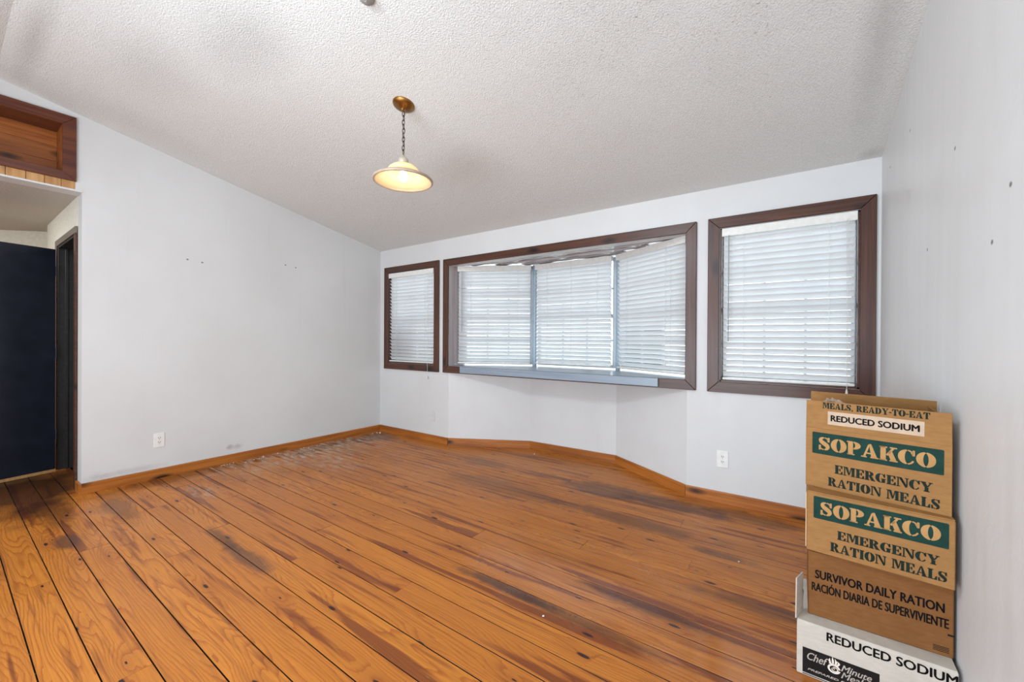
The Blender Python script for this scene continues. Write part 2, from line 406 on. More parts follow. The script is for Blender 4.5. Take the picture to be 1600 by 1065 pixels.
for k in range(-25, 29):
    y0 = ROW0 + k*PW; y1 = y0 + PW
    gap = .0042 if k < 12 else .0036
    if k >= 14: gap = .0026
    if y0 > YB - .03:
        bl = bay_limits(min(y1, 3.93)); 
        if not bl or y0 > 3.95: continue
        xa, xb = bay_limits(y0)[0]-.1, bay_limits(y0)[1]+.1
    else:
        xb = XR
        xa = XL if y0 > YE+.02 else -7.6
    js = joints.get(k)
    if js is None:
        js = []; x = xa + random.uniform(1.0, 3.2)
        while x < xb - .8: js.append(x); x += random.uniform(1.6, 3.6)
    xs = [xa] + [j for j in js if xa+.15 < j < xb-.15] + [xb]
    # in the dry far half of the room many boards were laid as narrow strips
    for i in range(len(xs)-1):
        if k >= 14:
            ym = (y0+y1)/2
            plank(xs[i], xs[i+1], y0+gap/2, ym-gap/2)
            plank(xs[i], xs[i+1], ym+gap/2, y1-gap/2)
        else:
            plank(xs[i], xs[i+1], y0+gap/2, y1-gap/2)

# ------------------------------------------------------------------ walls
def cz(y): return ZC + SL*(YB-y) if y >= RIDGE else ZR - SL*(RIDGE-y)
T = .14
# back wall with its three openings
b = NB()
cuts_x = [XL-T, -4.438, -3.585, BA[0], BD[0], -.49, .334, XR+T]
open_ = {(1, 2): (.928, 2.102), (3, 4): (None, 2.11), (5, 6): (.928, 2.102)}
for i in range(len(cuts_x)-1):
    x0, x1 = cuts_x[i], cuts_x[i+1]
    if i in (1, 5): box(b, x0, x1, YB, YB+T, 0, .928); box(b, x0, x1, YB, YB+T, 2.102, ZC+.05)
    elif i == 3: box(b, x0, x1, YB, YB+T, 2.11, ZC+.05)
    else: box(b, x0, x1, YB, YB+T, 0, ZC+.05)
wall_back = struct(bm_obj('wall_back', b, MW))
# the bay's knee walls
b = NB()
def off_poly(pts, d):
    out = []
    for i in range(len(pts)):
        p = Vector((*pts[i],)); a = Vector((*pts[max(i-1, 0)],)); c = Vector((*pts[min(i+1, len(pts)-1)],))
        n = Vector((0., 0.))
        if i > 0: t_ = (p-a).normalized(); n += Vector((-t_.y, t_.x))
        if i < len(pts)-1: t_ = (c-p).normalized(); n += Vector((-t_.y, t_.x))
        n.normalize(); out.append((p.x+n.x*d, p.y+n.y*d))
    return out
bay = [BA, BBp, BC, BD]; bay_o = off_poly(bay, .13)
for i in range(3):
    prism(b, [bay[i], bay[i+1], bay_o[i+1], bay_o[i]], 2, 0, .875)
wall_bay = struct(bm_obj('wall_bay', b, MW))
# left wall
b = NB()
prism(b, [(YE, 0), (YB+T, 0), (YB+T, cz(YB)-.028+.05), (YE, cz(YE)+.05)], 0, XL-T, XL)
prism(b, [(.636, 2.385), (YE, 2.385), (YE, cz(YE)+.05), (.636, cz(.636)+.05)], 0, XL-T, XL)
prism(b, [(-.25, 2.93), (.636, 2.93), (.636, cz(.636)+.05), (RIDGE, cz(RIDGE)+.05), (-.25, cz(-.25)+.05)], 0, XL-T, XL)
prism(b, [(-1.0, 2.385), (-.25, 2.385), (-.25, cz(-.25)+.05), (-1.0, cz(-1)+.05)], 0, XL-T, XL)
prism(b, [(YK, 0), (-1.0, 0), (-1.0, cz(-1.0)+.05), (YK, cz(YK)+.05)], 0, XL-T, XL)
box(b, XL-T, XL-.012, -.25, .636, 2.385, 2.46)
wall_left = struct(bm_obj('wall_left', b, MW))
# right wall
b = NB(); prism(b, [(YK, 0), (YB+T, 0), (YB+T, cz(YB)+.02), (RIDGE, cz(RIDGE)+.05), (YK, cz(YK)+.05)], 0, XR, XR+T)
wall_right = struct(bm_obj('wall_right', b, MW))
b = NB(); box(b, XL-T, XR+T, YK-T, YK, 0, cz(YK)+.05); struct(bm_obj('wall_front', b, MW))
# ceiling: two slopes meeting in a ridge
b = NB()
prism(b, [(YB+T, cz(YB+T)), (RIDGE, ZR), (YK-T, cz(YK-T)), (YK-T, cz(YK-T)+.12), (RIDGE, ZR+.12), (YB+T, cz(YB+T)+.12)], 0, XL-T, XR+T)
ceiling = struct(bm_obj('ceiling', b, MC))

# baseboards
def run_board(name, p, q, h, t, mat, flip=1, knee=0):
    """board along the floor from p to q, standing on the room side (left of p->q when flip=1)"""
    d = Vector((q[0]-p[0], q[1]-p[1])); L = d.length
    bm = NB(); prism(bm, [(0, 0), (-t*flip, 0), (-t*flip, h-.006), (-t*flip+.004*flip, h), (0, h)], 0, 0, L)
    o = struct(bm_obj(name, bm, mat)); o.location = (p[0], p[1], 0); o.rotation_euler = (0, 0, math.atan2(d.y, d.x)); return o
BH, BT = .083, .016
run_board('baseboard_left', (XL, YE-.002), (XL, YB), BH, BT, M_BASE)
run_board('baseboard_left_end', (XL-.14, YE), (XL+.016, YE), BH, BT, M_BASE)
run_board('baseboard_back', (XL+BT, YB), (BA[0], YB), BH, BT, M_BASE)
run_board('baseboard_bay', BA, BBp, BH, BT, M_BASE)
run_board('baseboard_bay', BBp, BC, BH, BT, M_BASE)
run_board('baseboard_bay', BC, BD, BH, BT, M_BASE)
run_board('baseboard_back', (BD[0]-.004, YB), (XR-BT, YB), BH, BT, M_BASE)
run_board('baseboard_right', (XR, YB), (XR, YK), BH, BT, M_BASE)

# ------------------------------------------------------------------ windows
def casing(parent, x0, x1, z0, z1, w, y, t, mat, left_nose=None):
    """four mitred boards round an opening (outer size given), face at y-t"""
    def board(pts, axis_x):
        cx = sum(p[0] for p in pts)/4; czz = sum(p[1] for p in pts)/4
        bm = NB()
        if axis_x: prism(bm, [(p[0]-cx, p[1]-czz) for p in pts], 1, -t, 0); rot = (0, 0, 0)
        else:
            # local x runs along the board's length (world z)
            prism(bm, [(p[1]-czz, -(p[0]-cx)) for p in pts], 1, -t, 0); rot = (0, -PI/2, 0)
        bmesh.ops.bevel(bm, geom=bm.edges[:], offset=.0025, segments=1, affect='EDGES')
        o = bm_obj('casing_board', bm, mat, parent); o.location = (cx, y, czz); o.rotation_euler = rot; return o
    g = .0008
    board([(x0+g, z1), (x1-g, z1), (x1-w-g, z1-w), (x0+w+g, z1-w)], True)
    board([(x0+g, z0), (x0+w+g, z0+w), (x1-w-g, z0+w), (x1-g, z0)], True)
    board([(x0, z0+g), (x0, z1-g), (x0+w, z1-w-g), (x0+w, z0+w+g)], False)
    board([(x1, z0+g), (x1-w, z0+w+g), (x1-w, z1-w-g), (x1, z1-g)], False)

def sash(parent, p, q, z0, z1, depth=.035, cols=3, meet=.47):
    """a double-hung window: frame, meeting rail, muntins and panes; p,q are plan points"""
    L = math.hypot(q[0]-p[0], q[1]-p[1]); a = math.atan2(q[1]-p[1], q[0]-p[0])
    R = Matrix.Translation((p[0], p[1], 0)) @ Matrix.Rotation(a, 4, 'Z')
    def pt(name, x0, x1, y0, y1, za, zb, mat):
        bm = NB(); box(bm, x0, x1, y0, y1, za, zb, None, 0 if mat is M_GLASS else .002); o = bm_obj(name, bm, mat, parent); o.matrix_local = R; return o
    f = .035; zm = z0 + (z1-z0)*meet
    pt('sash_stile', 0, f, 0, depth, z0, z1, M_SASH); pt('sash_stile', L-f, L, 0, depth, z0, z1, M_SASH)
    pt('sash_rail', f, L-f, 0, depth, z0, z0+f, M_SASH); pt('sash_rail', f, L-f, 0, depth, z1-f, z1, M_SASH)
    pt('meeting_rail', f, L-f, -.004, depth, zm-.02, zm+.02, M_SASH)
    for i in range(1, cols):
        x = f + (L-2*f)*i/cols
        pt('muntin', x-.009, x+.009, .004, .026, z0+f, zm-.02, M_SASH); pt('muntin', x-.009, x+.009, .004, .026, zm+.02, z1-f, M_SASH)
    for zz in ((z0+f+zm)/2, (z1-f+zm)/2):
        pt('muntin', f, L-f, .003, .027, zz-.009, zz+.009, M_SASH)
    pt('pane', f, L-f, .012, .016, z0+f, zm-.02, M_GLASS); pt('pane', f, L-f, .012, .016, zm+.02, z1-f, M_GLASS)

w1 = struct(empty('window_1')); casing(w1, -4.518, -3.502, .847, 2.184, .08, YB, .022, M_TRIM)
sash(w1, (-4.438, YB+.095), (-3.585, YB+.095), .93, 2.10, cols=2)
w3 = struct(empty('window_3')); casing(w3, -.573, .412, .847, 2.184, .08, YB, .022, M_TRIM)
sash(w3, (-.49, YB+.095), (.334, YB+.095), .93, 2.10, cols=3)
# jamb liners of the two flat windows
for w_, a0, a1 in ((w1, -4.438, -3.585), (w3, -.49, .334)):
    for (x0, x1, z0, z1) in ((a0, a0+.012, .928, 2.102), (a1-.012, a1, .928, 2.102), (a0, a1, .928, .94), (a0, a1, 2.09, 2.102)):
        bm = NB(); box(bm, x0, x1, YB, YB+.13, z0, z1); bm_obj('jamb_board', bm, M_TRIM, w_)

w2 = struct(empty('window_2')); casing(w2, -3.430, -.655, .848, 2.18, .08, YB, .022, M_TRIM)
GL = [(-3.35, 3.70), (-2.545, 4.11), (-1.53, 4.12), (-.73, 3.68)]
for i in range(3):
    p, q = Vector(GL[i]), Vector(GL[i+1]); d = (q-p).normalized()
    sash(w2, tuple(p + d*.03), tuple(q - d*.03), .945, 2.115, cols=3)
for i in (1, 2):
    bm = NB(); lathe(bm, [(.027, .93), (.027, 2.12)], 8, Matrix.Translation((GL[i][0], GL[i][1]-.015, 0)), True); bm_obj('corner_post', bm, M_POST, w2)
# jambs of the bay
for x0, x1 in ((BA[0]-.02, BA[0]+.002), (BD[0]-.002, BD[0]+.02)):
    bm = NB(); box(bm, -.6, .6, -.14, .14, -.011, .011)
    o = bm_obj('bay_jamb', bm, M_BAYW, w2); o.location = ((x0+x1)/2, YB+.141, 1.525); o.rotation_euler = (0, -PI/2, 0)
# glossy head board of the bay, three wavy boards seen from below
head_o = [(-3.49, YB+T), (-3.49, 3.85), (-2.60, 4.30), (-1.46, 4.30), (-.58, 3.85), (-.58, YB+T)]
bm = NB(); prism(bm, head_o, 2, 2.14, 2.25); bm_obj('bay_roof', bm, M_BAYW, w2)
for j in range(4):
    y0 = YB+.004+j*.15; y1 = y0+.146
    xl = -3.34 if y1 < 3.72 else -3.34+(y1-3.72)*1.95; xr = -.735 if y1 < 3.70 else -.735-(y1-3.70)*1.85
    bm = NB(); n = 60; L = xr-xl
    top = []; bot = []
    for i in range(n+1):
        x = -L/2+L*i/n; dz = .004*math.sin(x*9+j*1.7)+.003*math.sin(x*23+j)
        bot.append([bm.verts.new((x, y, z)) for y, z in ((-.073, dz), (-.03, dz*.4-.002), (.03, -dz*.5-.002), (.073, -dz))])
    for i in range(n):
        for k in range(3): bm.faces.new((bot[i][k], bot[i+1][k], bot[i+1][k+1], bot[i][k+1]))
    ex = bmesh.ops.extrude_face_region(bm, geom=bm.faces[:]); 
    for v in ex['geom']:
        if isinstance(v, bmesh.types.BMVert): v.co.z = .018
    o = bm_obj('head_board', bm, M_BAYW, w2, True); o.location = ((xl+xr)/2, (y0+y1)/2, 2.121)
# sill shelf and its nosing
sill = [(-3.35, YB-.0), (-3.35, 3.78), (-2.55, 4.19), (-1.52, 4.19), (-.722, 3.77), (-.722, YB)]
bm = NB(); prism(bm, sill, 2, .875, .93); bm_obj('window_sill', bm, M_SILL, w2)
bm = NB(); box(bm, -1.1, 1.1, -.02, 0, -.034, .036, None, .003); o = bm_obj('sill_nosing', bm, M_SILL, w2); o.location = (-2.04, YB-.022, .892)

# ------------------------------------------------------------------ blinds
PITCH_S = .0437
def blind(p, q, z0, z1, label, tilt=52, valance=True, wand=None, cord=None, jig=0, seed=1):
    L = math.hypot(q[0]-p[0], q[1]-p[1]); a = math.atan2(q[1]-p[1], q[0]-p[0])
    root = tag(empty('window_blind', (p[0], p[1], 0), a), label, 'blind', 'white slatted blinds on the window wall')
    rr = random.Random(seed)
    bm = NB(); box(bm, 0, L, -.022, .028, z1-.04, z1, None, .002); bm_obj('headrail', bm, M_RAIL, root)
    bm = NB(); box(bm, -.004, L+.004, -.034, -.024, z1-.062, z1-.001, None, .003); bm_obj('valance', bm, M_RAIL, root)
    bm = NB(); box(bm, .004, L-.004, -.026, .026, z0, z0+.017, None, .004); bm_obj('bottom_rail', bm, M_RAIL, root)
    # slat mesh, slightly crowned
    bm = NB(); n = 4; prof = []
    for i in range(n+1):
        s_ = -.025+.05*i/n; prof.append((s_, .0022*(1-(s_/.025)**2)))
    pts = [(s_, h+.0013) for s_, h in prof] + [(s_, h-.0013) for s_, h in reversed(prof)]
    prism(bm, pts, 0, -(L-.012)/2, (L-.012)/2)
    me = bpy.data.meshes.new('slat'); bmesh.ops.recalc_face_normals(bm, faces=bm.faces[:]); bm.to_mesh(me); bm.free(); me.materials.append(M_SLAT)
    z = z0+.045; k = 0
    while z < z1-.05:
        o = link('slat', me, root); o.location = (L/2+rr.uniform(-.001, .001), 0, z+rr.uniform(-.0012, .0012))
        # room-side edge raised
        o.rotation_euler = (math.radians(-tilt+rr.uniform(-1.1, 1.1)), math.radians(rr.uniform(-.12, .12)), 0)
        z += PITCH_S; k += 1
    for x in (L*.17, L*.5, L*.83) if L > .9 else (L*.18, L*.82):
        bm = NB(); box(bm, x-.0012, x+.0012, -.0262, -.0246, z0+.01, z1-.03); bm_obj('ladder_cord', bm, M_CORD, root)
    if wand:
        bm = NB(); tube(bm, [(wand[0], -.045, z1-.06), (wand[0], -.045, wand[1])], .0035); bm_obj('wand', bm, M_WAND, root)
    if cord:
        bm = NB(); tube(bm, [(cord[0]-.004, -.042, z1-.05), (cord[0]-.002, -.044, (z1+cord[1])/2), (cord[0], -.04, cord[1])], .0011, 6)
        tube(bm, [(cord[0]+.006, -.042, z1-.05), (cord[0]+.004, -.044, (z1+cord[1])/2), (cord[0]+.001, -.04, cord[1])], .0011, 6); bm_obj('pull_cord', bm, M_CORD, root)
        bm = NB(); lathe(bm, [(.002, .045), (.006, .03), (.0085, .004), (.006, 0)], 12, Matrix.Translation((cord[0], -.04, cord[1]-.045)), True); bm_obj('tassel', bm, M_CORD, root)
    return root
blind((-4.424, YB+.014), (-3.598, YB+.014), .945, 2.100, 'white slatted blind in the small dark-framed window left of the bay', cord=(.745, .80), seed=2)
blind((-3.335, 3.625), (-2.565, 4.035), .955, 2.112, 'white slatted blind on the left angled side of the bay window', wand=(.055, 1.33), seed=3)
blind((-2.495, 4.045), (-1.575, 4.045), .962, 2.112, 'white slatted blind on the centre panel of the bay window', seed=4)
blind((-1.50, 4.02), (-.752, 3.605), .958, 2.112, 'white slatted blind on the right angled side of the bay window', cord=(.66, 1.06), seed=5)
blind((-.472, YB+.012), (.315, YB+.012), .945, 2.096, 'white slatted blind in the dark-framed window above the boxes', wand=(.045, 1.235), cord=(.74, .93), seed=6)
# the loose coil of blind cord on the sill
bm = NB(); pts = []
for i in range(40):
    t_ = i/39*4*PI; pts.append((.05*math.cos(t_)+.01*i/39, .018*math.sin(t_*1.03)+.004*math.sin(3*t_), .0035+.0015*math.sin(t_*.5)))
tube(bm, pts, .002, 6)
o = tag(bm_obj('cord_coil', bm, M_CORD), 'loose coil of white blind cord lying on the bay sill', 'cord'); o.location = (-1.78, 3.90, .9295)

# ------------------------------------------------------------------ outlets
def outlet(loc, rz, mat, label, slot=M_SLOT, w=.076, h=.124):
    r = tag(empty('wall_outlet', loc, rz), label, 'outlet')
    bm = NB(); box(bm, -w/2, w/2, -.006, 0, -h/2, h/2, None, .002); bm_obj('cover_plate', bm, mat, r)
    for s_ in (-1, 1):
        bm = NB(); prism(bm, [(.017*math.cos(a_*PI/8), max(-.0125, min(.0125, .017*math.sin(a_*PI/8)))) for a_ in range(16)], 1, -.009, -.005)
        o = bm_obj('socket', bm, mat, r); o.location = (0, 0, s_*.0195)
        for x in (-.0065, .0065):
            bm = NB(); box(bm, x-.0018, x+.0018, -.0096, -.0088, -.002, .008); s2 = bm_obj('slot', bm, slot, o)
        bm = NB(); lathe(bm, [(.003, 0), (.003, .0008)], 8, Matrix.Translation((0, -.0089, -.007)) @ Matrix.Rotation(PI/2, 4, 'X'), True); bm_obj('slot', bm, slot, o)
    bm = NB(); lathe(bm, [(.003, 0), (.003, .001)], 8, Matrix.Translation((0, -.006, 0)) @ Matrix.Rotation(PI/2, 4, 'X'), True); bm_obj('screw', bm, M_CAP, r)
    return r
outlet((XL, 1.152, .334), PI/2, M_OUTLET, 'white duplex outlet on the long left wall near the hall corner')
outlet((-.463, YB, .334), 0, M_OUTLET, 'white duplex outlet on the window wall beside the cardboard boxes', w=.080, h=.128)
outlet((-3.606, YB, .308), 0, M_OUTP, 'wall-coloured outlet low between the small window and the bay', slot=M_OUTP)

# ------------------------------------------------------------------ pendant lamp
PX, PY = -2.104, 1.757; pz = cz(PY)
lamp = tag(empty('pendant_lamp', (PX, PY, pz)), 'lit pendant lamp with cream glass bell shade on a chain and brass canopy', 'lamp')
bm = NB(); lathe(bm, [(.070, .004), (.070, -.004), (.066, -.012), (.045, -.024), (.02, -.032), (.008, -.036), (.006, -.046), (0.001, -.047)], 40, Matrix.Rotation(math.atan(-SL), 4, 'X'))
bm_obj('canopy', bm, M_BRASS, lamp, True)
# chain links (stadium rings, alternately turned)
z = -.045; k = 0
while z > -.30:
    bm = NB(); ln_ = .018; w_ = .0085; pts = []
    for i in range(16):
        a_ = 2*PI*i/16; pts.append(Vector((w_*math.cos(a_), 0, ln_*math.sin(a_))))
    NRM[0] = Vector((0, 1, 0)); tube(bm, pts, .0026, 6, True)
    o = bm_obj('chain_link', bm, M_CHAIN, lamp, True); o.location = (.002*math.sin(k*2.1), 0, z-ln_); o.rotation_euler = (0, .08*math.sin(k), k*PI/2+.4)
    z -= .0275; k += 1
bm = NB(); pts = [Vector((.010*math.cos(2*PI*i/20), 0, .026*math.sin(2*PI*i/20))) for i in range(20)]
tube(bm, pts, .0022, 6, True); o = bm_obj('hanging_loop', bm, M_CAP, lamp, True); o.location = (0, 0, z-.024); o.rotation_euler = (0, 0, .6)
cz0 = 2.375-pz
bm = NB(); pts = [(.004*math.sin(i*.9), .004*math.cos(i*.9), -.04-(.04-.04) - i*(.35/24)) for i in range(25)]
tube(bm, pts, .0013, 6); bm_obj('electric_wire', bm, M_CHAIN, lamp)
bm = NB(); lathe(bm, [(.004, .055), (.009, .052), (.011, .042), (.020, .038), (.030, .028), (.033, .012), (.034, 0), (.030, -.004)], 32); o = bm_obj('socket_cap', bm, M_CAP, lamp, True); o.location = (0, 0, cz0+.005)
prof = [(.030, .0), (.050, -.004), (.074, -.014), (.092, -.029), (.102, -.045), (.108, -.057), (.117, -.061), (.121, -.069), (.133, -.072), (.138, -.080), (.150, -.083), (.156, -.090), (.170, -.094), (.178, -.100), (.186, -.103)]
inn = [(r-.003, z_-.004) for r, z_ in reversed(prof)]
bm = NB(); lathe(bm, prof+inn, 56); o = bm_obj('shade', bm, M_SHADE, lamp, True); o.location = (0, 0, cz0)
bm = NB(); lathe(bm, [(.174, -.098), (.184, -.095), (.1905, -.102), (.1905, -.111), (.184, -.116), (.174, -.110), (.174, -.098)], 56); o = bm_obj('shade_rim', bm, M_RIM, lamp, True); o.location = (0, 0, cz0)
bm = NB(); lathe(bm, [(.001, -.112), (.012, -.110), (.023, -.100), (.029, -.085), (.027, -.066), (.018, -.048), (.013, -.03), (.013, -.005)], 24); o = bm_obj('bulb', bm, M_BULB, lamp, True); o.location = (0, 0, cz0)
pl = bpy.data.lights.new('pendant_bulb_light', 'POINT'); pl.energy = 1.5; pl.color = (1, .84, .6); pl.shadow_soft_size = .028
po = bpy.data.objects.new('pendant_bulb_light', pl); C.objects.link(po); po.location = (PX, PY, 2.375-.135)

# grey plate on the ceiling at the very top of the frame
t_ = tag(empty('ceiling_hook_plate', (-1.70, 1.19, cz(1.19))), 'small grey round ceiling plate at the top edge, above the pendant lamp', 'fixture')
t_.rotation_euler = (math.atan(-SL), 0, 0)
bm = NB(); lathe(bm, [(.040, .004), (.040, -.006), (.034, -.014), (.012, -.018), (.001, -.018)], 32); bm_obj('plate', bm, M_GREYM, t_, True)
bm = NB(); tube(bm, [(0, 0, -.016), (0, 0, -.026), (.008, 0, -.034), (.014, 0, -.028)], .0025, 8); bm_obj('hook', bm, M_GREYM, t_, True)

# ------------------------------------------------------------------ loft recess over the hall opening
tr = struct(empty('trim_1', (XL, 0, 0)))
def yz_board(name, pts, x0, x1, mat, parent, along_y=True):
    cy = sum(p[0] for p in pts)/len(pts); c_z = sum(p[1] for p in pts)/len(pts)
    bm = NB()
    if along_y:   # local x along world y
        prism(bm, [(p[0]-cy, p[1]-c_z) for p in pts], 1, -x1, -x0); rot = (0, 0, PI/2)
        bmesh.ops.recalc_face_normals(bm, faces=bm.faces[:])
    else:         # local x along world z
        prism(bm, [(p[0]-cy, p[1]-c_z) for p in pts], 1, -x1, -x0); rot = (0, 0, PI/2)
        pass
    bmesh.ops.bevel(bm, geom=bm.edges[:], offset=.002, segments=1, affect='EDGES')
    o = bm_obj(name, bm, mat, parent); o.location = (0, cy, c_z); o.rotation_euler = rot; return o
Y0, Y1, Z0, Z1, w = -.26, .642, 2.451, 2.946, .074
yz_board('casing_board', [(Y0, Z1), (Y1, Z1), (Y1-w, Z1-w), (Y0+w, Z1-w)], -.002, .02, M_LOFT, tr)
yz_board('casing_board', [(Y0, Z0), (Y0+w, Z0+w*.85), (Y1-w, Z0+w*.85), (Y1, Z0)], -.002, .02, M_LOFT, tr)
yz_board('casing_board', [(Y1, Z0), (Y1-w, Z0+w*.85), (Y1-w, Z1-w), (Y1, Z1)], -.002, .02, M_LOFT, tr, False)
yz_board('casing_board', [(Y0, Z0), (Y0, Z1), (Y0+w, Z1-w), (Y0+w, Z0+w*.85)], -.002, .02, M_LOFT, tr, False)
yi0, yi1, zi0, zi1 = Y0+w, Y1-w, Z0+w*.85, Z1-w
yz_board('liner_board', [(yi0, zi1), (yi1, zi1), (yi1, zi1+.02), (yi0, zi1+.02)], -.23, -.001, M_LOFT, tr)
yz_board('liner_board', [(yi0, zi0-.02), (yi1, zi0-.02), (yi1, zi0), (yi0, zi0)], -.23, -.001, M_LOFT, tr)
yz_board('liner_board', [(yi1, zi0-.02), (yi1+.02, zi0-.02), (yi1+.02, zi1+.02), (yi1, zi1+.02)], -.23, -.001, M_LBACK, tr)
yz_board('liner_board', [(yi0-.02, zi0), (yi0, zi0), (yi0, zi1), (yi0-.02, zi1)], -.23, -.001, M_LBACK, tr)
nb = 3; hh = (zi1-zi0)/nb
for i in range(nb):
    yz_board('back_board', [(yi0, zi0+i*hh+.0006), (yi1, zi0+i*hh+.0006), (yi1, zi0+(i+1)*hh-.0006), (yi0, zi0+(i+1)*hh-.0006)], -.235, -.215, M_LBACK, tr)
y = Y1-.004; widths = [.074, .085, .089, .094, .09, .09, .092, .09, .09, .09, .09, .09, .09, .09, .09, .09]
for w_ in widths:
    if y - w_ < -.27: break
    yz_board('pine_board', [(y-w_+.001, 2.392), (y-.001, 2.392), (y-.001, Z0+.002), (y-w_+.001, Z0+.002)], -.012, .004, M_PINE, tr, False); y -= w_
bm = NB(); box(bm, -.142, .006, -1.0, YE+.001, 2.378, 2.392); o = struct(bm_obj('trim_2', bm, MW)); o.location = (XL, 0, 0)
bm = NB(); box(bm, -.02, 0, 0, .01, 0, .01); bm.free()

# ------------------------------------------------------------------ hall
b = NB(); box(b, -8.2, XL-T+.002, YK, 2.2, 2.385, 2.45); struct(bm_obj('ceiling_hall', b, M_HC))
b = NB()   # wall in line with the end of the left wall, with a doorway
hx0, hx1 = -5.66, -4.83; hz = 2.088
box(b, hx1, XL-T, YE, YE+.12, 0, 2.385); box(b, hx0, hx1, YE, YE+.12, hz, 2.385); box(b, -6.31, hx0, YE, YE+.12, 0, 2.385)
prism(b, [(-6.31, YE+.0), (-6.31, YE+.12), (-6.62, YE+.35), (-6.7, YE+.30)], 2, 0, 2.385)
struct(bm_obj('wall_hall', b, M_HALLW))
b = NB(); prism(b, [(-6.60, .80), (-7.8, -.37), (-7.9, -.27), (-6.70, .90)], 2, 0, 2.385)
prism(b, [(-7.7, -.3), (-7.7, YK), (-7.85, YK), (-7.85, -.3)], 2, 0, 2.385); prism(b, [(-7.8, YK), (XL-T, YK), (XL-T, YK-.1), (-7.8, YK-.1)], 2, 0, 2.385)
struct(bm_obj('wall_hall_far', b, M_HALLW))
b = NB()  # closet beyond the doorway; black walls stand for its unlit dark
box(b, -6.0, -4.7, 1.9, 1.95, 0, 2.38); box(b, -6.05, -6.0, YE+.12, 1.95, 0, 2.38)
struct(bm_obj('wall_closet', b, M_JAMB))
d1 = struct(empty('door_1', (hx0, YE, 0)))
W_ = hx1-hx0
for (n_, x0, x1, y0, y1, z0, z1, m_) in (('jamb', 0, .02, -.005, .125, 0, hz, M_JAMB), ('jamb', W_-.02, W_, -.005, .125, 0, hz, M_JAMB), ('jamb', .02, W_-.02, -.005, .125, hz-.02, hz, M_JAMB),
        ('stop_bead', W_-.032, W_-.02, .04, .06, 0, hz-.02, M_JAMB), ('stop_bead', .02, .032, .04, .06, 0, hz-.02, M_JAMB),
        ('casing_board', -.06, W_+.06, -.016, -.004, hz-.004, hz+.05, M_CASE), ('casing_board', W_-.004, W_+.06, -.016, -.004, 0, hz-.005, M_TRIM), ('casing_board', -.06, .004, -.016, -.004, 0, hz-.005, M_TRIM)):
    bm = NB(); box(bm, x0, x1, y0, y1, z0, z1, None, .0015); bm_obj(n_, bm, m_, d1)
# open leaf, swung into the hall
leaf = bm = NB(); box(bm, 0, .80, -.018, .018, .03, 2.045, None, .002)
o = bm_obj('leaf', bm, M_DOOR, d1); o.location = (.06, -.03, 0); o.rotation_euler = (0, 0, math.radians(-78)); lf = o
bm = NB(); box(bm, 0, .80, -.019, .021, .004, .029); bm_obj('bottom_strip', bm, M_PINE, lf)
for z_ in (.3, 1.05, 1.8):
    bm = NB(); lathe(bm, [(.006, 0), (.006, .09)], 10, Matrix.Translation((-.004, .02, z_)), True); bm_obj('hinge', bm, M_JAMB, lf)
bm = NB(); lathe(bm, [(.026, 0), (.026, .006), (.012, .012), (.012, .035), (.026, .045), (.028, .058), (.02, .068), (.001, .07)], 20, Matrix.Translation((.74, .018, .95)) @ Matrix.Rotation(-PI/2, 4, 'X'), False); bm_obj('knob', bm, M_BRASS, lf, True)

# ------------------------------------------------------------------ lettering
def stroke(path, widths):
    """variable-width pen stroke -> quads"""
    L_, R_ = [], []
    n = len(path)
    for i in range(n):
        a = Vector(path[max(0, i-1)]); b_ = Vector(path[min(n-1, i+1)]); d = (b_-a).normalized(); nn = Vector((-d.y, d.x))
        w_ = widths[i] if not isinstance(widths, (int, float)) else widths
        p = Vector(path[i]); L_.append(p+nn*w_/2); R_.append(p-nn*w_/2)
    return [[L_[i], R_[i], R_[i+1], L_[i+1]] for i in range(n-1)]
def spline(pts, n=8):
    out = []
    P = [pts[0]]+list(pts)+[pts[-1]]
    for i in range(1, len(P)-2):
        for k in range(n):
            t_ = k/n; a, b_, c, d = [P[i+j] for j in (-1, 0, 1, 2)]
            out.append(tuple(.5*((2*b_[q])+(-a[q]+c[q])*t_+(2*a[q]-5*b_[q]+4*c[q]-d[q])*t_**2+(-a[q]+3*b_[q]-3*c[q]+d[q])*t_**3) for q in range(len(b_))))
    out.append(tuple(pts[-1])); return out
def fat(pts):   # pts = (x, y, width)
    s_ = spline(pts); return stroke([(p[0], p[1]) for p in s_], [p[2] for p in s_])
def arc(cx, cy, rx, ry, ix, iy, a0, a1, n=14):
    A = [math.radians(a0+(a1-a0)*i/n) for i in range(n+1)]
    o_ = [(cx+rx*math.cos(a), cy+ry*math.sin(a)) for a in A]; i_ = [(cx+ix*math.cos(a), cy+iy*math.sin(a)) for a in A]
    return [[o_[k], o_[k+1], i_[k+1], i_[k]] for k in range(n)]
def rc(x0, y0, x1, y1): return [[(x0, y0), (x1, y0), (x1, y1), (x0, y1)]]
def stem(x, w=.26, s=.08): return rc(x, 0, x+w, 1)+rc(x-s, 0, x, .07)+rc(x-s, .93, x, 1)
def stem2(x, w=.26, s=.07): return rc(x, 0, x+w, 1)+rc(x-s, 0, x+w+s, .07)+rc(x-s, .93, x+w+s, 1)
